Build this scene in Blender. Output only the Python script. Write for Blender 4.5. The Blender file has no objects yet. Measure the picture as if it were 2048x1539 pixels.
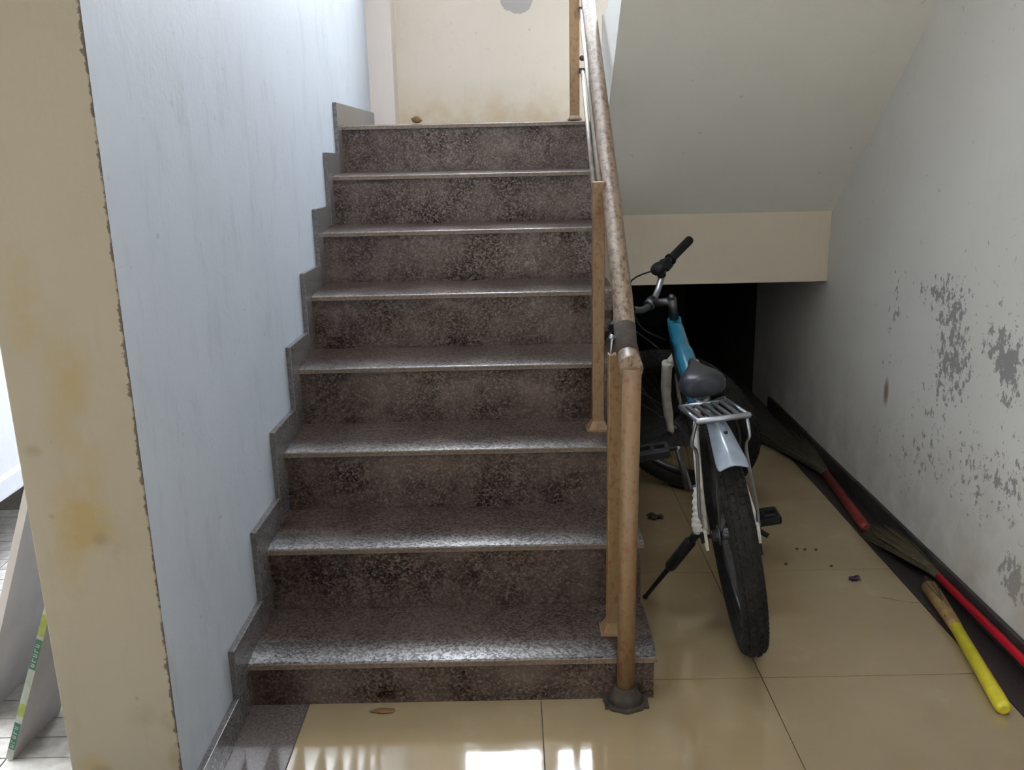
import bpy, bmesh, math, random
from mathutils import Vector, Matrix
random.seed(7)
S = bpy.context.scene
COL = S.collection

# ------------------------------------------------------------------ camera
F, PIT, ROL, YAW, H = 1796.33, .2583, -.0222, -.0048, 1.3228
cy, sy = math.cos(YAW), math.sin(YAW)
fw = Vector((sy*math.cos(PIT), cy*math.cos(PIT), -math.sin(PIT)))
r0 = Vector((cy, -sy, 0)); u0 = r0.cross(fw)
rt = math.cos(ROL)*r0 + math.sin(ROL)*u0; up = -math.sin(ROL)*r0 + math.cos(ROL)*u0
cd = bpy.data.cameras.new('camera'); cam = bpy.data.objects.new('camera', cd); COL.objects.link(cam)
m = Matrix((rt, up, -fw)).transposed().to_4x4(); m.translation = (0, 0, H); cam.matrix_world = m
cd.sensor_fit = 'HORIZONTAL'; cd.sensor_width = 36; cd.lens = F/2048*36; cd.clip_start = .02
S.camera = cam

# ------------------------------------------------------------------ sky and light
W = bpy.data.worlds.new('sky'); S.world = W; W.use_nodes = True
nt = W.node_tree; bg = nt.nodes['Background']
tc = nt.nodes.new('ShaderNodeTexCoord'); sp = nt.nodes.new('ShaderNodeSeparateXYZ')
cr = nt.nodes.new('ShaderNodeValToRGB')
nt.links.new(tc.outputs['Generated'], sp.inputs[0]); nt.links.new(sp.outputs['Z'], cr.inputs[0])
cr.color_ramp.elements[0].position = 0; cr.color_ramp.elements[0].color = (.96, .975, 1, 1)
cr.color_ramp.elements[1].position = .8; cr.color_ramp.elements[1].color = (.83, .91, 1, 1)
nt.links.new(cr.outputs[0], bg.inputs[0]); bg.inputs[1].default_value = 22.0

def portal(name, loc, rot, sx, sy_):
    l = bpy.data.lights.new(name, 'AREA'); l.shape = 'RECTANGLE'; l.size = sx; l.size_y = sy_
    l.cycles.is_portal = True
    o = bpy.data.objects.new(name, l); COL.objects.link(o); o.location = loc; o.rotation_euler = rot
P2 = math.pi/2
portal('window_daylight', (.43, 4.88, 3.18), (-P2, 0, 0), 1.64, 1.84)    # landing window (emits to -y)
portal('entrance_daylight', (.15, -2.62, 1.05), (P2, 0, 0), .6, 2.1)      # entrance behind the camera
portal('side_daylight', (-.93, .95, 1.45), (0, -P2, 0), 2.9, 1.2)         # open side towards the parking
portal('added_opening_daylight', (1.40, -.95, 1.3), (0, P2, 0), 1.8, 1.1)       # unseen opening added behind the camera to brighten the left wall
S.view_settings.view_transform = 'Standard'; S.view_settings.look = 'None'
S.view_settings.gamma = 1; S.view_settings.use_curve_mapping = False
S.view_settings.exposure = 0.30
S.cycles.use_denoising = True
S.cycles.max_bounces = 10; S.cycles.diffuse_bounces = 6

# ------------------------------------------------------------------ helpers
class MB:
    def __init__(s): s.v = []; s.f = []; s.sm = []
    def add(s, vs, fs, smooth=False):
        n = len(s.v); s.v += [tuple(v) for v in vs]
        for f in fs: s.f.append([i+n for i in f]); s.sm.append(smooth)
        return s
    def box(s, a, b):
        (x0, y0, z0), (x1, y1, z1) = a, b
        vs = [(x, y, z) for z in (z0, z1) for y in (y0, y1) for x in (x0, x1)]
        return s.add(vs, [(0,2,3,1),(4,5,7,6),(0,1,5,4),(1,3,7,5),(3,2,6,7),(2,0,4,6)])
    def obox(s, c, hx, hy, hz, mat=None):
        vs = [Vector((x*hx, y*hy, z*hz)) for z in (-1,1) for y in (-1,1) for x in (-1,1)]
        if mat is not None: vs = [mat @ v for v in vs]
        vs = [v+Vector(c) for v in vs]
        return s.add(vs, [(0,2,3,1),(4,5,7,6),(0,1,5,4),(1,3,7,5),(3,2,6,7),(2,0,4,6)])
    def prism_x(s, poly, x0, x1):           # poly in (y, z)
        n = len(poly); vs = [(x0, y, z) for y, z in poly]+[(x1, y, z) for y, z in poly]
        fs = [tuple(range(n))[::-1], tuple(range(n, 2*n))]+[(i, (i+1) % n, n+(i+1) % n, n+i) for i in range(n)]
        return s.add(vs, fs)
    def prism_y(s, poly, y0, y1):           # poly in (x, z)
        n = len(poly); vs = [(x, y0, z) for x, z in poly]+[(x, y1, z) for x, z in poly]
        fs = [tuple(range(n)), tuple(range(n, 2*n))[::-1]]+[(i, n+i, n+(i+1) % n, (i+1) % n) for i in range(n)]
        return s.add(vs, fs)
    def tube(s, pts, r, seg=12, flat=1.0, cap=True, smooth=True):
        pts = [Vector(p) for p in pts]; n = len(pts)
        rs = r if isinstance(r, (list, tuple)) else [r]*n
        t0 = (pts[1]-pts[0]).normalized()
        ref = Vector((0,0,1)) if abs(t0.z) < .9 else Vector((1,0,0))
        nx = t0.cross(ref).normalized(); vs = []
        for i, p in enumerate(pts):
            t = (pts[min(i+1,n-1)]-pts[max(i-1,0)]).normalized()
            nx = (nx-t*nx.dot(t)).normalized(); ny = t.cross(nx)
            for k in range(seg):
                a = 2*math.pi*k/seg
                vs.append(p+nx*math.cos(a)*rs[i]+ny*math.sin(a)*rs[i]*flat)
        fs = [(i*seg+k, i*seg+(k+1) % seg, (i+1)*seg+(k+1) % seg, (i+1)*seg+k) for i in range(n-1) for k in range(seg)]
        s.add(vs, fs, smooth)
        if cap:
            s.f.append(list(range(len(s.v)-n*seg, len(s.v)-n*seg+seg))[::-1]); s.sm.append(False)
            s.f.append(list(range(len(s.v)-seg, len(s.v)))); s.sm.append(False)
        return s
    def lathe_x(s, prof, c, seg=48, smooth=True, closed=True):     # prof in (x, radius) about an x-axis through c
        c = Vector(c); n = len(prof); vs = []
        for k in range(seg):
            a = 2*math.pi*k/seg
            for x, r in prof: vs.append(c+Vector((x, r*math.cos(a), r*math.sin(a))))
        m_ = n if closed else n-1
        fs = [(k*n+i, k*n+(i+1) % n, ((k+1) % seg)*n+(i+1) % n, ((k+1) % seg)*n+i) for k in range(seg) for i in range(m_)]
        return s.add(vs, fs, smooth)
    def sphere(s, c, r, sc=(1,1,1), seg=12, rings=8):
        c = Vector(c); vs = []; fs = []
        for i in range(rings+1):
            th = math.pi*i/rings
            for k in range(seg):
                a = 2*math.pi*k/seg
                vs.append(c+Vector((r*sc[0]*math.sin(th)*math.cos(a), r*sc[1]*math.sin(th)*math.sin(a), r*sc[2]*math.cos(th))))
        for i in range(rings):
            for k in range(seg): fs.append((i*seg+k, (i+1)*seg+k, (i+1)*seg+(k+1) % seg, i*seg+(k+1) % seg))
        return s.add(vs, fs, True)
    def grid(s, rows, smooth=True):
        n = len(rows[0]); vs = [p for r in rows for p in r]
        return s.add(vs, [(i*n+k, i*n+k+1, (i+1)*n+k+1, (i+1)*n+k) for i in range(len(rows)-1) for k in range(n-1)], smooth)
    def xf(s, M): s.v = [tuple(M @ Vector(v)) for v in s.v]; return s
    def build(s, name, mat, parent=None, bevel=0, solid=0, sub=0, fixn=True):
        me = bpy.data.meshes.new(name); me.from_pydata(s.v, [], s.f); me.update()
        me.polygons.foreach_set('use_smooth', s.sm)
        if fixn:
            bm = bmesh.new(); bm.from_mesh(me); bmesh.ops.remove_doubles(bm, verts=bm.verts, dist=1e-6)
            bmesh.ops.recalc_face_normals(bm, faces=bm.faces); bm.to_mesh(me); bm.free()
        if mat: me.materials.append(mat)
        o = bpy.data.objects.new(name, me); COL.objects.link(o)
        if parent: o.parent = parent
        if solid:
            md = o.modifiers.new('solid', 'SOLIDIFY'); md.thickness = solid; md.offset = 0
        if bevel:
            md = o.modifiers.new('bevel', 'BEVEL'); md.width = bevel; md.segments = 2; md.limit_method = 'ANGLE'; md.angle_limit = .7
        if sub:
            md = o.modifiers.new('sub', 'SUBSURF'); md.levels = sub; md.render_levels = sub
        return o
def tag(o, label=None, cat=None, group=None, kind=None):
    if label: o['label'] = label
    if cat: o['category'] = cat
    if group: o['group'] = group
    if kind: o['kind'] = kind
    return o
def empty(name, loc=(0,0,0), rot=(0,0,0)):
    o = bpy.data.objects.new(name, None); COL.objects.link(o); o.location = loc; o.rotation_euler = rot
    o.empty_display_size = .1; return o
def smooth_path(pts, n=6):
    pts = [Vector(p) for p in pts]; out = []
    for i in range(len(pts)-1):
        p0 = pts[max(i-1,0)]; p1 = pts[i]; p2 = pts[i+1]; p3 = pts[min(i+2,len(pts)-1)]
        for k in range(n):
            t = k/n
            out.append(.5*((2*p1)+(-p0+p2)*t+(2*p0-5*p1+4*p2-p3)*t*t+(-p0+3*p1-3*p2+p3)*t**3))
    return out+[pts[-1]]

# ------------------------------------------------------------------ materials
class M_:
    def __init__(s, name):
        s.m = bpy.data.materials.new(name); s.m.use_nodes = True
        s.t = s.m.node_tree; s.b = s.t.nodes['Principled BSDF']
        s.co = s.n('ShaderNodeTexCoord').outputs['Object']
    def n(s, k, **kw):
        x = s.t.nodes.new(k)
        for a, v in kw.items(): setattr(x, a, v)
        return x
    def put(s, sock, v):
        if hasattr(v, 'default_value') or hasattr(v, 'links'): s.t.links.new(v, sock)
        else: sock.default_value = v
    def math(s, op, a, b=0.0, clamp=False):
        x = s.n('ShaderNodeMath', operation=op, use_clamp=clamp); s.put(x.inputs[0], a); s.put(x.inputs[1], b); return x.outputs[0]
    def map(s, scale=(1,1,1), loc=(0,0,0), rot=(0,0,0)):
        x = s.n('ShaderNodeMapping'); s.put(x.inputs[0], s.co)
        x.inputs['Scale'].default_value = scale; x.inputs['Location'].default_value = loc; x.inputs['Rotation'].default_value = rot
        return x.outputs[0]
    def noise(s, sc, det=4, rough=.55, vec=None, dist=0):
        x = s.n('ShaderNodeTexNoise'); s.put(x.inputs['Vector'], vec or s.co)
        x.inputs['Scale'].default_value = sc; x.inputs['Detail'].default_value = det; x.inputs['Roughness'].default_value = rough
        x.inputs['Distortion'].default_value = dist
        return x.outputs['Fac']
    def vor(s, sc, vec=None, out='Color', feature='F1'):
        x = s.n('ShaderNodeTexVoronoi', feature=feature); s.put(x.inputs['Vector'], vec or s.co); x.inputs['Scale'].default_value = sc
        return x.outputs[out]
    def ramp(s, fac, *st):
        x = s.n('ShaderNodeValToRGB'); s.put(x.inputs[0], fac); e = x.color_ramp.elements
        while len(e) < len(st): e.new(.5)
        for i, (p, c) in enumerate(st):
            e[i].position = p
            c = c if isinstance(c, (tuple, list)) else (c, c, c)
            e[i].color = tuple(c)+(1,)
        return x.outputs[0]
    def mix(s, fac, a, b, mode='MIX'):
        x = s.n('ShaderNodeMix', data_type='RGBA', blend_type=mode); s.put(x.inputs[0], fac)
        for i, v in ((6, a), (7, b)):
            s.put(x.inputs[i], tuple(v)+(1,) if isinstance(v, (tuple, list)) else v)
        return x.outputs[2]
    def blobs(s, axes, lst):                  # sum of soft elliptic blobs, (u, v, ru, rv, amplitude) in object space
        sep = s.n('ShaderNodeSeparateXYZ'); s.put(sep.inputs[0], s.co); U, V = sep.outputs[axes[0]], sep.outputs[axes[1]]
        tot = None
        for u, v, ru, rv, a in lst:
            du = s.math('MULTIPLY', s.math('SUBTRACT', U, u), 1/ru); dv = s.math('MULTIPLY', s.math('SUBTRACT', V, v), 1/rv)
            d = s.math('ADD', s.math('MULTIPLY', du, du), s.math('MULTIPLY', dv, dv))
            g = s.math('MULTIPLY', s.math('SUBTRACT', 1, d, True), a)
            tot = g if tot is None else s.math('ADD', tot, g)
        return tot
    def axis(s, a):
        sep = s.n('ShaderNodeSeparateXYZ'); s.put(sep.inputs[0], s.co); return sep.outputs[a]
    def bump(s, h, strength=.2, dist=.01):
        x = s.n('ShaderNodeBump'); s.put(x.inputs['Height'], h); x.inputs['Strength'].default_value = strength; x.inputs['Distance'].default_value = dist
        s.t.links.new(x.outputs[0], s.b.inputs['Normal'])
    def fin(s, col=None, rough=.5, metal=0, spec=.5, coat=0):
        if col is not None: s.put(s.b.inputs['Base Color'], tuple(col)+(1,) if isinstance(col, (tuple, list)) else col)
        s.put(s.b.inputs['Roughness'], rough); s.b.inputs['Metallic'].default_value = metal
        s.b.inputs['Specular IOR Level'].default_value = spec; s.b.inputs['Coat Weight'].default_value = coat
        return s.m
def simple(name, col, rough=.5, metal=0, spec=.5, var=.25, sc=30, bump=0, coat=0):
    q = M_(name); n = q.noise(sc, 5)
    c2 = tuple(x*(1-var) for x in col); c3 = tuple(min(1, x*(1+var)) for x in col)
    c = q.ramp(n, (.3, c2), (.7, c3))
    if bump: q.bump(n, bump, .004)
    return q.fin(c, rough, metal, spec, coat)

def paint(name, base, dirt, extra=None, smear=.35, rough=.7, bumpy=.15):
    q = M_(name)
    n1 = q.noise(3, 6, .6); n2 = q.noise(9, 5, .65, q.map((3, 3, .6))); n3 = q.noise(70, 3)
    c = q.mix(q.ramp(n1, (.35, .0), (.75, smear*.8)), base, dirt)
    c = q.mix(q.ramp(n2, (.56, 0.), (.78, smear)), c, dirt)
    spots = q.ramp(q.noise(26, 2, .5), (.72, 0.), (.78, .5))
    c = q.mix(spots, c, tuple(x*.7 for x in dirt))
    if extra: c = extra(q, c)
    q.bump(q.math('ADD', n3, q.math('MULTIPLY', n1, 3)), bumpy, .004)
    return q.fin(c, rough, 0, .3)

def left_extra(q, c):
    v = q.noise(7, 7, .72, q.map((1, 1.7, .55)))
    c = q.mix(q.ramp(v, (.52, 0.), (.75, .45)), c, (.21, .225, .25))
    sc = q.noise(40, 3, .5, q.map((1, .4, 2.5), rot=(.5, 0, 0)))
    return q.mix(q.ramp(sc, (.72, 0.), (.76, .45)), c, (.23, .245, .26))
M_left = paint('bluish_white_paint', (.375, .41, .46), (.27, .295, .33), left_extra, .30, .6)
def pillar_extra(q, c):
    b = q.blobs((0, 2), [(-.860, 1.08, .055, .11, .75), (-.79, .98, .05, .10, .55), (-.80, .82, .06, .2, .55), (-.815, .69, .065, .09, .95), (-.78, .66, .06, .06, .7), (-.835, .60, .04, .10, .6), (-.86, .15, .04, .03, .9)])
    n = q.noise(12, 5, .6)
    f = q.math('MULTIPLY', b, q.ramp(n, (.38, .10), (.62, 1.)), True)
    c = q.mix(q.math('MULTIPLY', f, .9), c, (.20, .15, .062))
    d = q.blobs((0, 2), [(-.775, .635, .022, .018, 1.), (-.75, .60, .015, .04, .7), (-.876, .81, .02, .015, .9), (-.845, .135, .03, .018, 1.2), (-.69, .245, .03, .03, .9), (-.695, .16, .02, .04, .9), (-.75, .26, .04, .03, .45)])
    c = q.mix(q.math('MULTIPLY', q.math('MULTIPLY', d, q.ramp(n, (.38, 0.), (.55, 1.))), .7, True), c, (.15, .12, .07))
    x = q.axis(0)                              # chipped corner against the stair wall
    e = q.math('ADD', q.math('MULTIPLY', q.math('ADD', x, .6885), 60), q.math('MULTIPLY', q.math('SUBTRACT', q.noise(45, 4, .7), .5), 2.0))
    return q.mix(q.ramp(e, (.02, 0.), (.14, 1.)), c, (.075, .06, .048))
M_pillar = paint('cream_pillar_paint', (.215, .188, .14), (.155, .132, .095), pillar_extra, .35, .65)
def back_extra(q, c):
    b = q.blobs((0, 2), [(.045, 2.03, .10, .09, 1.2)])
    f = q.math('ADD', b, q.math('MULTIPLY', q.math('SUBTRACT', q.noise(14, 4), .5), .9))
    c = q.mix(q.ramp(f, (.40, 0.), (.43, 1.)), c, (.25, .23, .225))
    z = q.axis(2)
    c = q.mix(q.math('MULTIPLY', q.math('SUBTRACT', 1, q.math('MULTIPLY', q.math('SUBTRACT', z, 1.43), 4), True), q.ramp(q.noise(10), (.3, .1), (.7, .8))), c, (.32, .23, .125))
    s_ = q.noise(18, 5, .7, q.map((1, 1, .5)))
    return q.mix(q.ramp(s_, (.64, 0.), (.74, .6)), c, (.29, .24, .19))
M_back = paint('cream_landing_paint', (.43, .382, .328), (.365, .315, .255), back_extra, .3)
def right_extra(q, c):
    b = q.blobs((1, 2), [(2.70, .87, .22, .10, 1.05), (2.60, .70, .16, .16, .95), (2.33, .77, .12, .07, .85), (2.28, .70, .07, .09, .75), (2.42, .60, .5, .35, .46), (3.0, .82, .12, .16, .7), (3.05, .62, .12, .2, .55), (2.72, .45, .25, .2, .5), (2.15, .2, .10, .09, 1.5), (2.35, .36, .25, .2, .62), (2.2, .95, .5, .3, .45), (2.1, 1.5, .3, .25, .55), (2.85, .28, .45, .16, .6), (2.1, .5, .2, .3, .45)])
    n = q.noise(34, 5, .72, q.map((1, 1, .8)))
    f = q.math('ADD', q.math('MULTIPLY', b, .20), n)
    m1 = q.ramp(f, (.715, 0.), (.735, 1.))
    c = q.mix(q.math('MULTIPLY', m1, .8), c, (.19, .19, .19))
    z = q.axis(2)
    lo = q.math('SUBTRACT', 1, q.math('MULTIPLY', q.math('SUBTRACT', z, .08), 2.2), True)
    c = q.mix(q.math('MULTIPLY', lo, q.ramp(q.noise(7, 6, .65), (.3, .1), (.75, .75))), c, (.33, .28, .22))
    r_ = q.blobs((1, 2), [(3.03, .47, .025, .06, 1.)])
    return q.mix(q.math('MULTIPLY', r_, .9, True), c, (.22, .07, .04))
M_right = paint('flaking_white_paint', (.64, .63, .605), (.50, .485, .455), right_extra, .25)
M_soffit = paint('grey_white_soffit_paint', (.72, .71, .655), (.60, .59, .53), None, .25)
M_beam = paint('beige_beam_paint', (.62, .55, .445), (.48, .42, .34), None, .25)
M_white = paint('white_wall_paint', (.72, .72, .70), (.55, .54, .52), None, .2)
M_shade = simple('recess_shade_colour', (.05, .048, .045), .9)  # near-black colour carries the shade of the recess under the landing

def granite(name, tint=1.0, rough=.22, dusty=0.0, ior=1.5, aniso=0.0):
    q = M_(name)
    v = q.vor(190, out='Color'); sepc = q.n('ShaderNodeSeparateColor'); q.put(sepc.inputs[0], v)
    n = q.noise(120, 4, .7); big = q.noise(6, 4)
    g = q.math('ADD', q.math('MULTIPLY', sepc.outputs[0], .6), q.math('MULTIPLY', n, .5))
    c = q.ramp(g, (.30, (.018*tint, .011*tint, .009*tint)), (.52, (.070*tint, .035*tint, .026*tint)), (.70, (.120*tint, .064*tint, .047*tint)), (.92, (.23*tint, .15*tint, .12*tint)))
    c = q.mix(q.ramp(big, (.35, 0.), (.7, .35+dusty)), c, (.16, .12, .10))
    q.bump(n, .02, .002); q.b.inputs['IOR'].default_value = ior
    spk = q.ramp(g, (.35, .25), (.75, 1.))
    if aniso:                                  # stretches the highlight along the step
        tv = q.n('ShaderNodeCombineXYZ'); tv.inputs[0].default_value = 1
        q.b.inputs['Anisotropic'].default_value = aniso; q.t.links.new(tv.outputs[0], q.b.inputs['Tangent'])
    mm = q.fin(c, q.ramp(big, (.3, rough), (.7, rough+.09)), 0, .5)
    q.put(q.b.inputs['Specular IOR Level'], spk)
    return mm
M_riser = granite('brown_granite', .33, .15)
M_tread = granite('brown_granite_tread', .36, .42, .0, 2.2, .9)
M_nose = simple('dusty_cut_granite_edge', (.115, .082, .060), .5, sc=160, var=.45)
M_edge = simple('grey_granite_skirting', (.095, .088, .088), .22, sc=150, var=.45)
M_border = simple('dark_granite_border', (.028, .021, .020), .45, sc=150, var=.5)
M_borderl = simple('grey_granite_floor_band', (.10, .082, .078), .1, sc=150, var=.4)
M_skr = simple('dusty_dark_skirting', (.030, .024, .022), .6, sc=14, var=.7, bump=.4)
def tilemat():
    q = M_('beige_vitrified_tile')
    n = q.noise(2.5, 6, .6); sp_ = q.noise(55, 2, .5)
    c = q.ramp(n, (.3, (.25, .185, .105)), (.7, (.29, .222, .13)))
    c = q.mix(q.ramp(sp_, (.75, 0.), (.80, .6)), c, (.22, .18, .13))
    st = q.noise(5, 6, .7)
    c = q.mix(q.ramp(st, (.58, 0.), (.8, .5)), c, (.35, .29, .21))
    q.b.inputs['IOR'].default_value = 2.0
    return q.fin(c, q.ramp(st, (.4, .03), (.75, .10)), 0, .5)
M_tile = tilemat()
M_grout = simple('dirty_grout', (.10, .08, .06), .9)
M_rail = None
def railmat(name, c1, c2, rust, amt):
    q = M_(name)
    n = q.noise(48, 6, .7, q.map((1.6, .6, .8))); n2 = q.noise(90, 3, .6)
    c = q.mix(q.ramp(n, (.3, 0.), (.7, 1.)), c1, c2)
    f = q.math('ADD', q.math('MULTIPLY', n, .7), q.math('MULTIPLY', n2, .4))
    c = q.mix(q.ramp(f, (amt, 0.), (amt+.07, 1.)), c, rust)
    q.bump(n2, .1, .002)
    return q.fin(c, .42, 0, .5)
M_post = railmat('tan_enamel', (.195, .120, .057), (.148, .087, .039), (.15, .056, .014), .58)
M_hand = railmat('worn_tan_handrail', (.225, .160, .110), (.15, .098, .058), (.075, .047, .031), .55)
M_rust = simple('dark_rusted_steel', (.034, .025, .019), .85, var=.5, sc=60, bump=.4)
M_thin = simple('tan_grey_rod_paint', (.19, .155, .125), .5)

# bicycle / broom materials
M_rubber = simple('black_rubber', (.014, .0135, .0125), .85, var=.5, sc=60, spec=.2)
M_black = simple('black_plastic', (.008, .008, .009), .55, spec=.25)
M_blue = simple('teal_blue_frame_paint', (.008, .13, .215), .25, coat=.5, var=.15)
M_frw = simple('dirty_white_frame_paint', (.50, .49, .44), .4, var=.25)
M_chrome = simple('dull_chrome', (.33, .345, .38), .3, 1, var=.15)
M_steel = simple('dark_steel', (.10, .10, .105), .4, 1)
M_fender = simple('silver_grey_plastic', (.19, .225, .275), .3, coat=.3, var=.12)
M_saddle = simple('black_saddle_vinyl', (.016, .018, .026), .36, var=.2, spec=.4)
M_plastic = simple('yellow_plastic', (.58, .50, .03), .4, var=.15)
M_red = simple('red_plastic', (.48, .010, .024), .35, var=.15)
M_red_shade = simple('shaded_red_plastic', (.17, .022, .016), .55, var=.3)  # red darkened to carry the shade near the recess
M_straw = simple('dry_broom_grass', (.062, .048, .024), .8, var=.5, sc=80)
M_strawd = simple('dirty_broom_grass', (.05, .042, .022), .85, var=.5, sc=80)
M_wrap = simple('tan_cloth_binding', (.23, .14, .05), .7, var=.3)
M_board = simple('pale_board_laminate', (.33, .305, .285), .6, var=.12, sc=6)
M_boarde = simple('printed_white_edge', (.20, .215, .18), .5)
M_green = simple('green_print', (.01, .07, .045), .6)
M_lime = simple('yellow_green_print', (.16, .18, .03), .6)
M_car = simple('white_car_paint', (.50, .51, .53), .2, coat=.6, var=.03)
M_carw = simple('dark_car_glass', (.02, .025, .03), .06)
M_pave = simple('pale_paving', (.27, .25, .225), .7, var=.25)
M_paveb = simple('tan_outdoor_floor', (.26, .21, .14), .8, var=.25, sc=8)

# ------------------------------------------------------------------ setting
XL, XW, XS = -.6685, -.6835, .3294        # stair left end, wall face, stair right end
XR = 1.293                                # right wall
Y1, T, R, R1 = 1.9413, .25, .1857, .1239  # first nosing, going, rise, first rise
YB = 3.691                                # landing edge
ZL = R1+7*R
def nz(k): return Y1+(k-1)*T, R1+(k-1)*R  # nosing k

def struct(name, mb, mat, parent=None, **k):
    o = mb.build(name, mat, parent, **k)
    if not parent: o['kind'] = 'structure'
    return o
# floor: bed + tiles 0.58 m wide
floor = struct('floor', MB().box((-1.0, -2.6, -.12), (XR, 6.9, -.004)), M_grout)
xs = [-.5287, .0455, .6119, 1.1803]; ys = [-2.56, -1.97, -1.38, -.79, -.2, .26, .85, 1.44, 2.028, 2.619, 3.21, 3.80, 3.86, 4.98, 5.57, 6.16]
g = .0013
for i in range(3):
    for j in range(12):
        if xs[i] < .0 and ys[j] > 2.5: continue
        MB().box((xs[i]+g, ys[j]+g, -.004), (xs[i+1]-g, ys[j+1]-g, 0)).build('floor_tile', M_tile, floor)
for j in range(0, 8): MB().box((-1.0, ys[j]+g, -.004), (xs[0]-.002, ys[j+1]-g, -.0005)).build('floor_tile', M_tile if j < 6 else M_borderl, floor) if j < 7 else None
MB().box((XL, 1.442, -.004), (xs[0]-.002, 1.96, -.0002)).build('granite_band', M_borderl, floor)
for y0, y1 in ((-2.5, -.5), (-.5, 1.2), (1.2, 2.9), (2.9, 3.86)):
    MB().box((xs[3]+.002, y0+.001, -.004), (XR, y1-.001, -.0002)).build('granite_band', M_border, floor)

MB().box((XW, 3.862, -.004), (XR, 6.7, -.0005)).build('recess_shade_floor', M_shade, floor)  # dark floor sheet, recess shade put into its colour
# left stair wall with stepped skirting
wl = struct('wall_left', MB().box((-.905, 1.75, -.02), (XW, 4.60, 4.3)).box((XW-.05, 1.5435, -.02), (XW, 1.75, 4.3)), M_left)
SK = .0815; D = .008
def skirt_piece(poly): return MB().prism_x(poly, XW, XL).build('skirting_panel', M_edge, wl, bevel=.0012)
skirt_piece([(1.5445, 0), (Y1-SK-.002, 0), (Y1-SK-.002, SK), (1.5445, SK)])
for k in range(1, 9):
    y, z = nz(k); zp = SK if k == 1 else nz(k-1)[1]+SK
    zb = 0 if k == 1 else nz(k-1)[1]
    yn = nz(k+1)[0]-SK if k < 8 else 4.598
    skirt_piece([(y-SK, zb), (y+.02, zb), (y+.02, z-.02), (yn-.001, z-.02), (yn-.001, z+SK-.004), (y-SK, z+SK)])
# pillar in front of the stair wall
pil = struct('wall_front_left', MB().box((-.905, 1.541, -.02), (XW-.0005, 1.76, 4.3)), M_pillar, bevel=.003)
# landing walls, pillar and window
wb = MB()
for a, b, c, d in ((-.92, -.39, 1.0, 4.3), (.13, .19, 2.26, 4.10), (1.25, XR+.2, 1.0, 4.3), (-.39, 1.25, 1.0, 2.26), (-.39, 1.25, 4.10, 4.3)):
    wb.box((a, 4.75, c), (b, 4.95, d))
struct('wall_back', wb, M_back)
struct('trim_1', MB().box((XW-.2, 4.60, ZL-.3), (-.565, 4.80, 4.3)), paint('pinkish_pillar_paint', (.45, .40, .37), (.38, .33, .30)), bevel=.004)
wn = tag(empty('window_1', (.43, 4.85, 2.26)), kind='structure')
def wbar(a, b, c, d, name='window_frame'): 
    return MB().box((a, 4.83, c), (b, 4.87, d)).xf(Matrix.Translation((-.43, -4.85, -2.26))).build(name, M_white, wn)
for a, b in ((-.39, .13), (.19, 1.25)):
    wbar(a, a+.03, 2.26, 4.10); wbar(b-.03, b, 2.26, 4.10); wbar(a+.03, b-.03, 2.26, 2.30); wbar(a+.03, b-.03, 4.06, 4.10)
wbar(.708, .732, 2.30, 3.86, 'window_mullion')
def glassmat():
    q = M_('window_glass'); tr = q.n('ShaderNodeBsdfTransparent'); gl = q.n('ShaderNodeBsdfGlossy'); gl.inputs['Roughness'].default_value = .02
    mx = q.n('ShaderNodeMixShader'); mx.inputs[0].default_value = .06
    q.t.links.new(tr.outputs[0], mx.inputs[1]); q.t.links.new(gl.outputs[0], mx.inputs[2])
    q.t.links.new(mx.outputs[0], q.t.nodes['Material Output'].inputs[0]); return q.m
M_glass = glassmat()
for a, b in ((-.36, .10), (.22, .708), (.732, 1.22)):
    MB().box((a, 4.849, 2.30), (b, 4.853, 4.06)).xf(Matrix.Translation((-.43, -4.85, -2.26))).build('pane', M_glass, wn)
# right wall + skirting
wr = struct('wall_right', MB().box((XR, -.4, -.02), (XR+.2, YB+.2401, 4.3)).box((XR, YB+.24, -.02), (XR+.2, 4.75, 4.3)).box((XR, 4.75, ZL-.1), (XR+.2, 5.0, 4.3)).box((XR, -2.6, -.02), (XR+.2, -1.5, 4.3)).box((XR, -1.5, 2.2), (XR+.2, -.4, 4.3)), M_right)  # gap behind the camera is added to let light in
struct('wall_recess_shade_right', MB().box((XR, 4.75, -.02), (XR+.2, 6.9, ZL-.1)), M_shade)  # coloured dark to stand for the recess shade
for i in range(8):
    y0 = -.39+i*.6
    MB().box((XR-.014, y0+.001, 0), (XR, y0+.599, .072+random.uniform(-.004, .004))).build('skirting_panel', M_skr, wr, bevel=.004)
# landing slab, beam, upper flight
struct('landing', MB().box((XW, YB+.06, ZL-.16), (XR, 4.75, ZL-.021)), M_white)
struct('beam', MB().box((XS+.005, YB, .7614), (XR, YB+.24, 1.0474)).box((XS+.005, YB, 1.0474), (XR, YB+.24, ZL-.021)), M_beam, bevel=.003)
SL = .848
xs0 = .337
uf = MB(); n = 8; tt = .219
poly = [(YB+.0, 1.0474), (YB-2.0, 1.0474+2.0*SL)]
top = [(YB, ZL-.02)]
for k in range(n):
    top += [(YB-k*tt, ZL-.02+(k+1)*R), (YB-(k+1)*tt, ZL-.02+(k+1)*R)]
top = [(YB, 1.0474)]+top
poly2 = top+[(YB-8*tt-.25, ZL-.02+8*R), (YB-8*tt-.25, 1.0474+(8*tt+.25)*SL)]
# the side is drawn in two pieces so that every cap is planar and simple
uf.prism_x(poly2, xs0, XR)
struct('upper_flight', uf, M_soffit)
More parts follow.
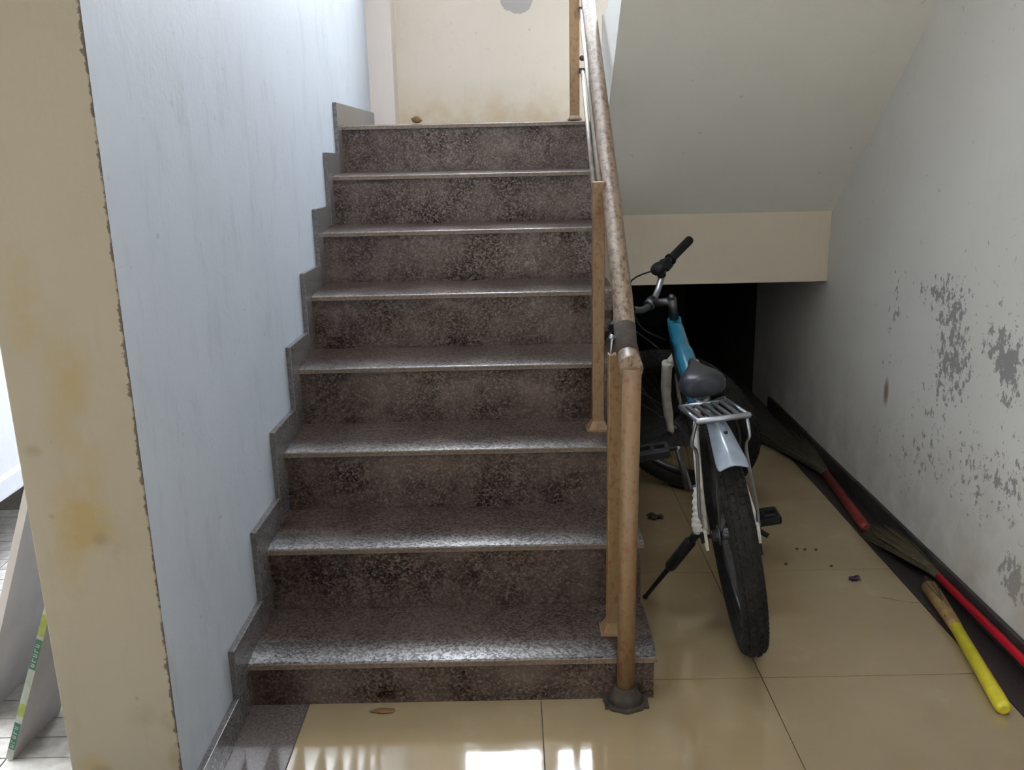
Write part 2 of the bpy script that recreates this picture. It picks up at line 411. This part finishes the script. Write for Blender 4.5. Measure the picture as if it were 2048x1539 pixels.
# ceilings and upper walls
struct('ceiling', MB().box((-2.6, -2.6, 2.95), (XR+.2, 1.54, 3.15)).box((XW-.4, 1.54, 4.3), (XR+.2, 5.0, 4.45)), M_white)
# recess beneath the landing, its shade put into the wall colour
struct('wall_recess_shade', MB().box((XW, 6.7, 0), (XR, 6.9, 1.3)).box((XW-.2, 4.6, -.02), (XW, 6.9, 1.3)).box((XW, 4.75, ZL-.16), (XR, 6.9, ZL-.02)), M_shade)
# lobby walls behind the camera beside the entrance
struct('wall_entrance', MB().box((-1.1, -2.75, 2.1), (XR+.2, -2.6, 2.95)).box((.45, -2.75, -.02), (XR+.2, -2.6, 2.1)).box((-1.1, -2.75, -.02), (-.15, -2.6, 2.1)), M_white)
struct('wall_left_rear', MB().box((-1.1, -2.6, -.02), (-.905, .35, 2.95)), M_white)
struct('ground', MB().box((-14, -14, -.16), (14, -2.6, -.03)).box((-14, -2.6, -.16), (-1.0, 12, -.03)).box((-1.0, 6.9, -.16), (14, 12, -.03)), M_paveb)
M_facade = simple('added_dark_facade', (.062, .058, .054), .85, sc=3, var=.2)  # kept dark so the added facades send little daylight back in
M_added_facadel = simple('added_pale_facade', (.28, .27, .26), .85, sc=3, var=.2)  # pale so the added wall bounces light through the side opening
struct('wall_added_front', MB().box((-14, -8.0, -.1), (14, -7.6, 9)), M_facade)  # unseen, added to block the sky seen through the entrance
struct('wall_added_left', MB().box((-6.4, -7.6, -.1), (-6.0, 12, 7)), M_added_facadel)  # unseen, added to block low sky and bounce light to the right wall
struct('wall_added_right', MB().box((4.0, -7.6, -.1), (4.4, 4, 7)), M_facade)  # unseen, added to dim the light through the right opening
struct('ground_outdoor_base', MB().box((-3.2, 1.3, -.05), (-.905, 4.6, -.012)), M_grout)

# ------------------------------------------------------------------ staircase
st = tag(empty('staircase', (0, 0, 0)), 'brown speckled granite staircase of eight steps rising to the landing', 'staircase', kind='structure')
core = [(Y1+.03, 0)]
for k in range(1, 9):
    y, z = nz(k); core += [(y+.0305, z-.021), (y+T+.0305, z-.021)] if k < 8 else [(y+.0305, z-.021), (y+.06, z-.021)]
core += [(YB+.06, ZL-.3), (Y1+.5, 0)]
MB().prism_x(core, XW, XS-.012).build('concrete_core', M_white, st)
for k in range(1, 9):
    y, z = nz(k); zb = 0 if k == 1 else nz(k-1)[1]
    MB().box((XL, y+.0105, zb), (XS-.006, y+.0295, z-.0205)).build('riser', M_riser, st)
    ye = y+T+.0095 if k < 8 else 4.748
    pr = [(y, z-.020), (y, z-.0085)]+[(y+.0015+.0935*i/12, z-.0065*(1-i/12)**2) for i in range(13)]+[(ye, z), (ye, z-.020)]   # front slightly rounded to catch the window highlight
    tm = MB().prism_x(pr, XL, XS); tm.sm = [len(f) == 4 and min(f) % len(pr) >= 2 and max(f) % len(pr) <= 14 for f in tm.f]
    to = tm.build('tread', M_tread, st)
    to.data.materials.append(M_nose)
    for p_ in to.data.polygons:
        if p_.normal.y < -.5: p_.material_index = 1

# ------------------------------------------------------------------ railing
rl = tag(empty('stair_railing', (.252, 1.94, 0)), 'worn tan metal stair railing with round handrail on square posts', 'railing')
def rp(mb, name, mat, parent=None, **k):
    if parent is None: mb.xf(Matrix.Translation((-.252, -1.94, 0)))
    else: mb.xf(Matrix.Translation((-.252, -1.94, 0)))
    return mb.build(name, mat, parent or rl, **k)
def flange(x, y, z, w, mat, par):
    f_ = MB()
    f_.box((x-w, y-w, z), (x+w, y+w, z+.006))
    a, b = w*.85, w*.47; hh = .006, .032
    vs = [(x+sx*a, y+sy_*a, z+hh[0]) for sx, sy_ in ((-1,-1),(1,-1),(1,1),(-1,1))]+[(x+sx*b, y+sy_*b, z+hh[1]) for sx, sy_ in ((-1,-1),(1,-1),(1,1),(-1,1))]
    f_.add(vs, [(0,1,5,4),(1,2,6,5),(2,3,7,6),(3,0,4,7),(4,5,6,7),(3,2,1,0)])
    return rp(f_, 'base_flange', mat, par, bevel=.001)
hb = (.258, 1.945)
p1 = rp(MB().tube([(.252, 1.938, .004), (.254, 1.940, .3), (.259, 1.945, .842)], .0215, 16), 'newel_post', M_post)
p1['label'] = 'round front post standing on the floor'
fl = MB(); fl.tube([(.252, 1.938, 0), (.252, 1.938, .010)], .055, 8).tube([(.252, 1.938, .010), (.252, 1.938, .024), (.252, 1.938, .046)], [.046, .035, .025], 16)
fl.box((.20, 1.905, 0), (.306, 1.93, .008))
o = rp(fl, 'base_flange', M_rust, p1); o['label'] = 'dark rusted base flange'
def sqpost(x, y, z0, z1, w, lean=0):
    q = rp(MB().box((x-w, y-w, z0+.004), (x+w, y+w, z1)), 'post', M_post, bevel=.003)
    flange(x, y, z0, w*(2.0 if z0 < 1 else 1.45), M_post, q); return q
sqpost(.234, 2.060, R1, .850, .0165)
sqpost(.244, 2.592, R1+2*R, 1.225, .0175)
sqpost(.257, 3.757, ZL, 2.35, .019)
hp = [(.2575, 1.942, .842), (.2585, 1.97, .842), (.260, 2.065, .868), (.263, 2.165, .962), (.268, 2.335, 1.060), (.275, 2.471, 1.121), (.284, 2.97, 1.457), (.294, 3.56, 1.842), (.300, 3.95, 2.10)]
rp(MB().tube(hp, [.0265, .0265]+[.0255]*7, 18), 'handrail', M_hand)
col = MB().tube([(.2590, 2.012, .855), (.2600, 2.065, .868), (.2615, 2.105, .905)],   .0264, 18)
o = rp(col, 'rail_collar', M_rust); o['label'] = 'dark weld collar on the handrail'
rp(MB().sphere((.228, 2.075, .885), .008).tube([(.224, 2.06, .84), (.228, 2.07, .88), (.245, 2.08, .89)], .004, 8), 'bracket', M_chrome)
rp(MB().tube([(.246, 2.592, 1.225), (.250, 2.60, 1.20), (.272, 2.59, 1.19)], .006, 8), 'bracket', M_thin)
rp(MB().tube([(.286, 3.735, 1.607), (.2385, 2.60, 1.145)], .0075, 10), 'mid_rail', M_thin)
rp(MB().tube([(.280, 3.735, 1.831), (.2470, 2.60, 1.222)], .0075, 10), 'mid_rail', M_thin)
for z in (1.607, 1.831):
    rp(MB().obox((.284, 3.745, z+.002), .012, .012, .010), 'bracket', M_rust)
    rp(MB().sphere((.287, 3.75, z+.05), .011), 'bracket', M_rust)

# ------------------------------------------------------------------ bicycle (local: x right, y forward, z up, origin at rear tyre contact)
LEAN, HEAD = math.radians(9.6), math.radians(-4.0)
bike = empty('bicycle', (.617, 2.208, 0.006))
bike.rotation_mode = 'XYZ'
bike.matrix_world = Matrix.Translation((.617, 2.208, .006)) @ Matrix.Rotation(HEAD, 4, 'Z') @ Matrix.Rotation(-LEAN, 4, 'Y')
tag(bike, 'blue and white mountain bicycle on its kickstand facing into the dark recess', 'bicycle')
WR, TR = .316, .0325
def wheel(name, c, M=None):
    c = Vector(c); X = M or Matrix()
    prof = [(TR*math.cos(a)*1.0, WR-TR+TR*math.sin(a)) for a in [2*math.pi*i/16 for i in range(16)]]
    w = MB().lathe_x(prof, c, 64).xf(X).build(name, M_rubber, bike)
    kn = MB()
    for i in range(96):
        a = 2*math.pi*i/96
        for j, dx in enumerate((-.0235, -.009, .009, .0235)):
            aa = a+(.04 if j % 2 else 0)
            rr = WR-TR+math.sqrt(max(TR*TR-dx*dx, 0))
            ti = math.asin(dx/TR)
            Rm = Matrix.Rotation(aa, 3, 'X') @ Matrix.Rotation(ti, 3, 'Y')
            kn.obox(c+Vector((dx, 0, 0))+Matrix.Rotation(aa, 3, 'X') @ Vector((0, 0, rr)), .0045, .0060, .0036, Rm)
    k = kn.xf(X).build('tyre_knobs', M_rubber, w, fixn=False); k['kind'] = 'stuff'
    MB().lathe_x([(-.014, WR-.055), (.014, WR-.055), (.013, WR-.078), (0, WR-.086), (-.013, WR-.078)], c, 48).xf(X).build('rim', M_steel, w)
    sp_ = MB()
    for i in range(32):
        a = 2*math.pi*i/32; sx = .028 if i % 2 else -.028; b = a+(.35 if i % 4 < 2 else -.35)
        p0 = c+Vector((sx, .02*math.cos(b), .02*math.sin(b))); p1_ = c+Vector((0, (WR-.08)*math.cos(a), (WR-.08)*math.sin(a)))
        sp_.tube([p0, p1_], .0011, 4, cap=False)
    s_ = sp_.xf(X).build('spokes', M_steel, w); s_['kind'] = 'stuff'
    MB().tube([c+Vector((-.05, 0, 0)), c+Vector((.05, 0, 0))], .016, 14).lathe_x([(-.035, .012), (-.035, .028), (-.031, .028), (-.031, .012)], c, 20).lathe_x([(.035, .012), (.035, .028), (.031, .028), (.031, .012)], c, 20).tube([c+Vector((-.078, 0, 0)), c+Vector((.078, 0, 0))], .006, 8).tube([c+Vector((-.076, 0, 0)), c+Vector((-.064, 0, 0))], .011, 6).tube([c+Vector((.064, 0, 0)), c+Vector((.076, 0, 0))], .011, 6).xf(X).build('hub', M_steel, w)
    return w
wheel('rear_wheel', (0, 0, WR))
BBp = Vector((0, .43, .285)); SC = Vector((0, .305, .600)); HT = Vector((0, .865, .735)); HBt = Vector((0, .905, .62))
AX = (HT-HBt).normalized()
fr = MB()
MB().tube([BBp, SC], .017, 14).build('seat_tube', M_black, bike)
fr.tube(smooth_path([SC+Vector((0, .0, -.03)), (0, .48, .612), (0, .66, .655), HT+Vector((0, -.01, -.03))]), [.034]*7+[.033]*6+[.028]*6, 16, 1.1)   # top tube
MB().tube(smooth_path([HBt+Vector((0, -.01, .03)), (0, .76, .52), (0, .60, .38), BBp]), .026, 16).build('down_tube', M_black, bike)
fr.tube([HBt-AX*.005, HT+AX*.005], .024, 16)
fr.tube([BBp+Vector((-.036, 0, 0)), BBp+Vector((.036, 0, 0))], .022, 14)
fo = fr.build('frame', M_blue, bike)
stay = MB()
for s in (-1, 1):
    stay.tube(smooth_path([SC+Vector((s*.015, -.01, -.02)), (s*.042, .17, .53), (s*.058, .08, .42), (s*.068, .01, WR+.015)]), [.010]*12+[.0095]*7, 10)
    stay.tube(smooth_path([BBp+Vector((s*.03, -.02, 0)), (s*.05, .25, .30), (s*.068, .01, WR)]), .011, 10)
    stay.obox((s*.069, .0, WR-.004), .004, .022, .026)
stay.build('rear_stays', M_frw, bike)
dec = MB()
for a, b in ((.42, .55),):
    for s in (1,):
        za, zb = .600+(a-.34)*.17, .600+(b-.34)*.17
        dec.tube([(s*.025, a, za+.024), (s*.025, b, zb+.024)], .0075, 6, .5)
dec.build('frame_decal', M_frw, bike)
# steered assembly
ST = Matrix.Translation(HBt) @ Matrix.Rotation(math.radians(58), 4, AX) @ Matrix.Translation(-HBt)
FH = Vector((0, 1.05, WR))
crown = HBt-AX*.025
fk = MB()
fk.tube([crown+Vector((-.062, .012, 0)), crown+Vector((.062, .012, 0))], .017, 10)
for s in (-1, 1):
    top_ = crown+Vector((s*.06, .014, .01)); bot = FH+Vector((s*.06, 0, 0))
    fk.tube(smooth_path([top_, top_.lerp(bot, .45)+Vector((0, .012, 0)), bot]), [.019]*6+[.017]*4+[.013]*3, 12)
fk.xf(ST).build('fork', M_frw, bike)
wheel('front_wheel', FH, ST)
STOP = HT+AX*.075
C0 = STOP+Vector((0, .085, .01))
sm = MB().tube([HT+AX*.006, STOP+AX*.012], .0155, 14).tube([STOP, C0], .014, 12).tube([C0+Vector((-.02, 0, 0)), C0+Vector((.02, 0, 0))], .020, 12).sphere(STOP+AX*.016, .012)
sm.xf(ST).build('stem', M_steel, bike)
bar = MB().tube(smooth_path([C0+Vector((-.30, -.050, .075)), C0+Vector((-.17, -.02, .068)), C0+Vector((-.06, 0, .008)), C0, C0+Vector((.06, 0, .008)), C0+Vector((.17, -.02, .068)), C0+Vector((.31, -.052, .078))]), .0115, 12)
bar = bar.xf(ST).build('handlebar', M_chrome, bike)
for s in (-1, 1):
    a, b = C0+Vector((s*.185, -.024, .0695)), C0+Vector((s*.315, -.053, .0785))
    MB().tube([a, a.lerp(b, .05), a.lerp(b, .1), b.lerp(a, .04), b], [.022, .022, .0165, .0165, .014], 14).xf(ST).build('grip', M_black, bike)
    lv = MB().obox(C0+Vector((s*.155, -.015, .066)), .020, .018, .018).tube(smooth_path([C0+Vector((s*.14, .0, .06)), C0+Vector((s*.17, .045, .035)), C0+Vector((s*.25, .035, .030)), C0+Vector((s*.29, .03, .028))]), .006, 8)
    lv.xf(ST).build('brake_lever', M_black, bike)
MB().sphere(C0+Vector((.115, -.012, .075)), .030, (1, 1, .75)).tube([C0+Vector((.115, -.012, .04)), C0+Vector((.115, -.012, .06))], .015, 10).xf(ST).build('bell', M_black, bike)
cb = MB()
for s in (-1, 1):
    cb.tube(smooth_path([C0+Vector((s*.15, .02, .06)), C0+Vector((s*.10, .12, .05)), C0+Vector((s*.02, .10, -.08)), HBt+Vector((s*.03, .05, .03))]), .003, 6)
cb.xf(ST).build('brake_cable', M_black, bike)
# saddle and post
sd = []
prof = [(.155, .030, .0, .02), (.165, .062, .006, .0), (.20, .073, .010, -.02), (.25, .066, .009, -.03), (.31, .040, .004, -.03), (.37, .022, .002, -.028), (.42, .017, .0, -.024), (.437, .009, -.006, -.015)]
rows = []
for y, hw, dz, lo in prof:
    zt = .705+dz; row = []
    for i in range(9):
        t = -1+2*i/8; row.append((t*hw, y, zt-.020*abs(t)**2.5-(.012 if abs(t) == 1 else 0)))
    for i in range(9):
        t = 1-2*i/8; row.append((t*hw*.85, y, zt-.055+.012*abs(t)*0+(.01 if hw < .03 else 0)))
    row.append(row[0]); rows.append(row)
sdm = MB().grid(rows); n_ = len(rows[0])
sdm.f.append(list(range(n_-1))[::-1]); sdm.sm.append(False); L_ = len(sdm.v)-n_; sdm.f.append([L_+i for i in range(n_-1)]); sdm.sm.append(False)
sdo = sdm.build('saddle', M_saddle, bike, sub=1)
MB().tube([(-.035, .18, .652), (-.022, .27, .640), (-.018, .40, .655)], .004, 8).tube([(.035, .18, .652), (.022, .27, .640), (.018, .40, .655)], .004, 8).obox((0, .28, .645), .03, .025, .012).build('saddle_rail', M_steel, sdo)
MB().tube([SC+Vector((0, .005, -.02)), (0, .283, .66)], .0145, 16).build('seat_post', M_chrome, bike)
MB().tube([SC+Vector((0, .0, -.012)), SC+Vector((0, -.004, .012))], .021, 14).build('seat_clamp', M_chrome, bike)
# carrier
CM = Matrix.Translation((.000, .02, .655)) @ Matrix.Rotation(math.radians(9), 4, 'Z') @ Matrix.Rotation(math.radians(4.5), 4, 'Y') @ Matrix.Rotation(math.radians(-2), 4, 'X')
cr_ = MB(); hw = .064
cr_.tube([(-hw, .085, 0), (-hw, -.085, 0)], .0065, 8).tube([(hw, .085, 0), (hw, -.085, 0)], .0065, 8).tube([(-hw, -.085, 0), (hw, -.085, 0)], .0085, 8).tube([(-hw, .085, 0), (hw, .085, 0)], .0055, 8)
cr_.sphere((-hw, -.085, 0), .0085).sphere((hw, -.085, 0), .0085)
crr = cr_.xf(CM).build('carrier', M_chrome, bike)
for x in (-.046, -.023, 0, .023, .046):
    MB().box((x-.005, -.083, -.003), (x+.005, .083, .003)).xf(CM).build('carrier_slat', M_chrome, crr)
strut = MB()
for s in (-1, 1):
    strut.tube(smooth_path([CM @ Vector((s*hw, -.07, -.004)), (s*.072, -.055, .60), (s*.062, -.04, .56), (s*.074, -.005, .40), (s*.074, 0, WR+.01)]), .0048, 8)
    strut.tube(smooth_path([CM @ Vector((s*hw*.8, .08, -.004)), (s*.05, .17, .64), (s*.02, .27, .60)]), .0045, 8)
strut.build('carrier_strut', M_chrome, crr)
# mudguard
fr_rows = []
for i, (y, z, w, drop) in enumerate([(.06, .642, .022, .010), (-.02, .644, .025, .014), (-.09, .642, .029, .020), (-.15, .634, .033, .026), (-.20, .626, .036, .024), (-.24, .612, .038, .018), (-.256, .602, .034, .010)]):
    fr_rows.append([(t*w, y, z-drop*abs(t)**1.6) for t in [-1+2*k/12 for k in range(13)]])
mg = MB().grid(fr_rows).build('mudguard', M_fender, bike, solid=.003, sub=1)
MB().tube([(.008, -.12, .637), (.008, -.12, .6425)], .005, 10).build('mudguard_screw', M_black, mg)
# drive train, pedals, kickstand, derailleur
cs = MB().lathe_x([(.050, .010), (.050, .085), (.055, .088), (.055, .010)], BBp, 32).lathe_x([(.044, .010), (.044, .060), (.048, .062), (.048, .010)], BBp, 32).build('chainring', M_steel, bike)
MB().tube([(.052, .43, .371), (.052, .20, .388), (.044, .0, .375)], .004, 6).tube([(.052, .43, .199), (.052, .15, .235), (.044, .0, .27)], .004, 6).build('chain', M_steel, bike)
MB().lathe_x([(.036, .01), (.036, .035), (.048, .045), (.056, .028), (.056, .01)], (0, 0, WR), 24).build('sprocket', M_steel, bike)
MB().obox((.066, .01, .275), .008, .018, .030).obox((.060, .04, .225), .005, .012, .035).tube([(.07, .0, WR), (.092, -.015, .30)], .007, 8).build('derailleur', M_black, bike)
ca = math.radians(248)
for s, a in ((1, ca), (-1, ca+math.pi)):
    e = BBp+Vector((s*.085, .175*math.cos(a)*-1, .175*math.sin(a)))
    k = MB().tube([BBp+Vector((s*.055, 0, 0)), BBp+Vector((s*.066, 0, 0)), e], [.012, .013, .009], 10).tube([BBp+Vector((s*.0, 0, 0)), BBp+Vector((s*.072, 0, 0))], .010, 8).build('crank', M_steel, bike)
    pd = MB(); c = e+Vector((s*.075, 0, 0))
    pd.tube([e, c+Vector((s*.045, 0, 0))], .008, 8)
    for dy in (-.038, .038): pd.obox(c+Vector((0, dy, 0)), .046, .010, .012)
    for dx in (-.044, .0, .044): pd.obox(c+Vector((dx, 0, 0)), .006, .042, .011)
    pd.build('pedal', M_black, k, bevel=.003)
ks0 = Vector((-.082, .035, .318))
foot = bike.matrix_world.inverted() @ Vector((.376, 2.452, .008))
kd = foot-ks0
ksm = MB().tube([ks0, ks0+kd*.12], .012, 8).tube([ks0+kd*.10, ks0+kd*.14, ks0+kd*.50, ks0+kd*.54], [.010, .0165, .0165, .009], 10).tube([ks0+kd*.5, foot], [.0075, .0065], 8).obox(ks0+Vector((.008, -.02, .004)), .008, .035, .014).sphere(foot, .008)
ksm.build('kickstand', M_black, bike)
# torn white wrap left on the rear stay
wv = [Vector((-.066, .045, .44)), Vector((-.074, .03, .41)), Vector((-.078, .015, .38)), Vector((-.083, .008, .355)), Vector((-.080, .010, .332))]
MB().tube(smooth_path(wv), [.011+.0003*i+.0022*math.sin(i*2.1) for i in range(25)], 8).build('torn_wrap', M_frw, bike)

# ------------------------------------------------------------------ grass brooms along the right wall
def broom(label, h0, h1, hr, hm, tip, fan, straw, wrap_len=.10, dens=170, binding=None):
    h0, h1, tip = Vector(h0), Vector(h1), Vector(tip)
    root = tag(empty('grass_broom', (h0.x, h0.y, 0)), label, 'broom', 'grass brooms along the right wall')
    T0 = Matrix.Translation((-h0.x, -h0.y, 0)); d = (h1-h0).normalized()
    MB().tube([h0-d*.012, h0-d*.006, h0, h0.lerp(h1, .1), h1], [hr*.5, hr*.9, hr, hr, hr*.86], 14).xf(T0).build('handle', hm, root)
    w1 = h1+(tip-h1).normalized()*wrap_len
    MB().tube([h1-d*.02, h1, h1.lerp(w1, .5), w1], [hr*.95, hr*1.02, hr*1.15, hr*1.3], 12, .9).xf(T0).build('binding', binding or straw, root)
    g_ = MB(); dd = (tip-h1).normalized(); L = (tip-h1).length; sd_ = dd.cross(Vector((0, 0, 1))).normalized()
    for i in range(dens):
        u = random.uniform(-1, 1); v = random.uniform(0, 1); l = L*random.uniform(.7, 1.0)
        p0 = h1+sd_*u*hr*.9+Vector((0, 0, (v-.4)*hr*1.2))+dd*random.uniform(0, wrap_len*.6)
        p1_ = h1+dd*l*.5+sd_*u*fan*.55+Vector((0, 0, (v-.4)*.03))
        p2 = h1+dd*l+sd_*(u*fan+random.uniform(-.01, .01))+Vector((0, 0, (v-.45)*.04))
        for p in (p0, p1_, p2):
            p.z = max(p.z, .004); p.x = min(p.x, XR-.017)
        g_.tube([p0, p1_, p2], [.0022, .0026, .0008], 4, cap=False)
    b = g_.xf(T0).build('bristles', straw, root, fixn=False); b['kind'] = 'stuff'
    return root
broom('grass broom with yellow plastic handle lying on the floor border by the right wall', (1.137, 1.862, .018), (1.199, 2.238, .022), .0185, M_plastic, (1.237, 2.50, .018), .010, M_straw, .22, 110, M_wrap)
broom('grass broom with bright red handle against the right wall, behind the yellow handle', (1.264, 1.72, .048), (1.262, 2.49, .045), .0125, M_red, (1.222, 2.86, .03), .055, M_straw, .07, 200)
broom('grass broom with shaded red handle farthest along the right wall near the recess', (1.205, 2.90, .020), (1.240, 3.42, .026), .018, M_red_shade, (1.20, 3.95, .03), .12, M_strawd, .10, 220)

# ------------------------------------------------------------------ litter on the floor
def crumple(name, label, cat, c, sx, sy_, sz, mat, seed, n=6):
    rnd = random.Random(seed); rows = []
    for i in range(n):
        rows.append([(sx*(-1+2*i/(n-1))*(1+.25*rnd.uniform(-1, 1)), sy_*(-1+2*k/(n-1))*(1-.35*abs(-1+2*i/(n-1)))+sy_*.2*rnd.uniform(-1, 1), sz*rnd.uniform(.08, 1)) for k in range(n)])
    o = MB().grid(rows).build(name, mat, None, solid=.0008); o.location = (c[0], c[1], c[2]+.001)
    return tag(o, label, cat)
crumple('dry_leaf', 'small dark crumpled dry leaf on the tiles left of the bicycle wheel', 'leaf', (.498, 3.058, 0), .026, .022, .012, simple('dark_leaf', (.025, .018, .012), .8), 3)
crumple('wrapper_scrap', 'tiny crumpled dark purple wrapper scrap on the tiles near the right wall', 'wrapper', (1.037, 2.538, 0), .017, .011, .018, simple('purple_foil', (.05, .02, .05), .3), 5)
crumple('leaf_scrap', 'flat brown scrap of leaf on the floor just below the first riser', 'leaf', (-.34, 1.915, 0), .028, .010, .005, simple('brown_leaf', (.16, .085, .03), .8), 8)
tag(MB().tube(smooth_path([(1.075, 2.43, .003), (1.12, 2.405, .004), (1.175, 2.39, .003)]), .0012, 6).build('straw', M_wrap), 'thin curved brown straw lying on the tiles beside the grass brooms', 'straw')
pb = MB().sphere((0, 0, .014), .017, (1.25, .9, .8), 10, 7)
rr = random.Random(2); pb.v = [(x*(1+.2*rr.uniform(-1, 1)), y*(1+.2*rr.uniform(-1, 1)), z*(1+.15*rr.uniform(-1, 1))) for x, y, z in pb.v]
o = pb.build('debris_lump', simple('brown_clod', (.13, .08, .04), .9)); o.location = (-.372, 3.72, ZL); tag(o, 'small brown lump of debris on the edge of the landing', 'debris')
for x, y, w_ in ((.93, 2.77, 'leftmost of the three in a row right of the pedal'), (.955, 2.765, 'middle one of the three in a row right of the pedal'), (.99, 2.76, 'rightmost of the three in a row right of the pedal'), (1.0, 2.64, 'the one nearest the purple wrapper scrap'), (.86, 2.66, 'the one nearest the rear tyre')):
    q = MB().sphere((0, 0, .003), .0045, (1.2, 1, .7), 8, 5).build('grit_crumb', M_rust); q.location = (x, y, 0)
    tag(q, 'tiny dark grit crumb on the tiles, '+w_.replace('of the three in a row right of the pedal', 'of three right of the pedal'), 'grit', 'grit crumbs on the beige tiles')

# ------------------------------------------------------------------ outside, left of the pillar
pv = bpy.data.objects.get('ground_outdoor_base')
j = 0
for iy in range(22):
    for ix in range(5):
        x0 = -2.3+ix*.28; y0 = 1.62+iy*.075
        MB().box((x0, y0, -.012), (x0+.276, y0+.071, -.001)).build('paver', M_pave, pv)
def board(label, o, b, e, L, Hh, th, name, print_=False):
    o = Vector(o); b = Vector(b).normalized(); e = Vector(e).normalized(); n = b.cross(e).normalized()
    if n.x < 0: n = -n
    e = n.cross(b) if n.cross(b).z > 0 else -n.cross(b)
    loc = o.copy(); B = Matrix((b, n, e)).transposed().to_4x4(); B.translation = loc
    ob = MB().box((0, -th, 0), (L, 0, Hh)).build(name, M_board, None, bevel=.0008); ob.matrix_world = B
    tag(ob, label, 'board')
    if print_:
        ed = MB().box((-.0006, -th, 0), (0, 0, Hh)).build('printed_edge', M_boarde, ob)
        rn = random.Random(4)
        def blk(z0, z1, m_, x=-.0010): MB().box((x, -th*.98, z0), (x+.0005, -th*.05, z1)).build('edge_print', m_, ed)
        for z0, z1, m_ in ((.03, .105, M_green), (.125, .16, M_lime), (.255, .335, M_green), (.345, .40, M_lime), (.42, .46, M_green)): blk(z0, z1, m_)
        lt = MB()
        for a, c in ((.035, .10), (.262, .328)):
            k = 5; st_ = (c-a)/k
            for i in range(k):
                z = a+i*st_
                lt.box((-.0016, -th*.8, z), (-.0011, -th*.25, z+st_*.22))
                if i % 2 == 0: lt.box((-.0016, -th*.8, z+st_*.45), (-.0011, -th*.25, z+st_*.62))
                lt.box((-.0016, -th*(.8 if i % 2 else .38), z), (-.0011, -th*(.67 if i % 2 else .25), z+st_*.62))
        for a in (.175, .195, .222): lt.box((-.0012, -th*.75, a), (-.0007, -th*.3, a+.006))
        lt.build('edge_lettering', M_boarde, ed)['kind'] = 'stuff'
    return ob
board('pale board leaning behind the cream pillar with green printing along its edge', (-1.164, 1.758, 0), (.02, .167, 0), (.164, -.06, .414), .18, .60, .016, 'wooden_board', True)
board('taller plain grey board leaning behind the cream pillar, nearer the car', (-1.315, 1.893, 0), (.03, .60, 0), (.11, -.03, .296), .60, .95, .018, 'wooden_board')
# car parked outside: side facing the stair wall
car = tag(empty('car', (-1.75, 3.6, 0)), 'white car parked outside left of the cream pillar', 'car')
side = [(-1.9, .45), (-1.85, .30), (-1.62, .24)]
def arch(cy_, r, n=8): return [(cy_-r*math.cos(math.pi*i/n), .24+r*math.sin(math.pi*i/n)) for i in range(n+1)]
side += arch(-1.25, .33)+arch(1.15, .33)+[(1.6, .24), (1.85, .32), (1.9, .62), (1.6, .86), (.95, .93), (.45, 1.38), (-.95, 1.42), (-1.6, .98), (-1.88, .86)]
MB().prism_x([(y, z) for y, z in side], -1.65, 0).build('body', M_car, car, bevel=.03)
MB().box((-.02, -.90, .205), (.012, .80, .285)).build('sill', M_car, car, bevel=.012)
MB().box((-.01, -.6, .588), (.010, .9, .600)).build('door_moulding', M_black, car)
MB().prism_x([(.86, .95), (.44, 1.32), (-.9, 1.36), (-1.35, .98)], -.02, .006).build('side_window', M_carw, car)
for yy in (-1.25, 1.15):
    w = MB().lathe_x([(-.19, .12), (-.19, .28), (-.16, .30), (-.03, .30), (0, .28), (0, .12)], (-.02, yy, .27), 32).build('wheel', M_rubber, car)
    MB().lathe_x([(-.10, .02), (-.10, .2), (-.01, .19), (-.02, .02)], (-.02, yy, .27), 24).build('wheel_rim', M_chrome, w)
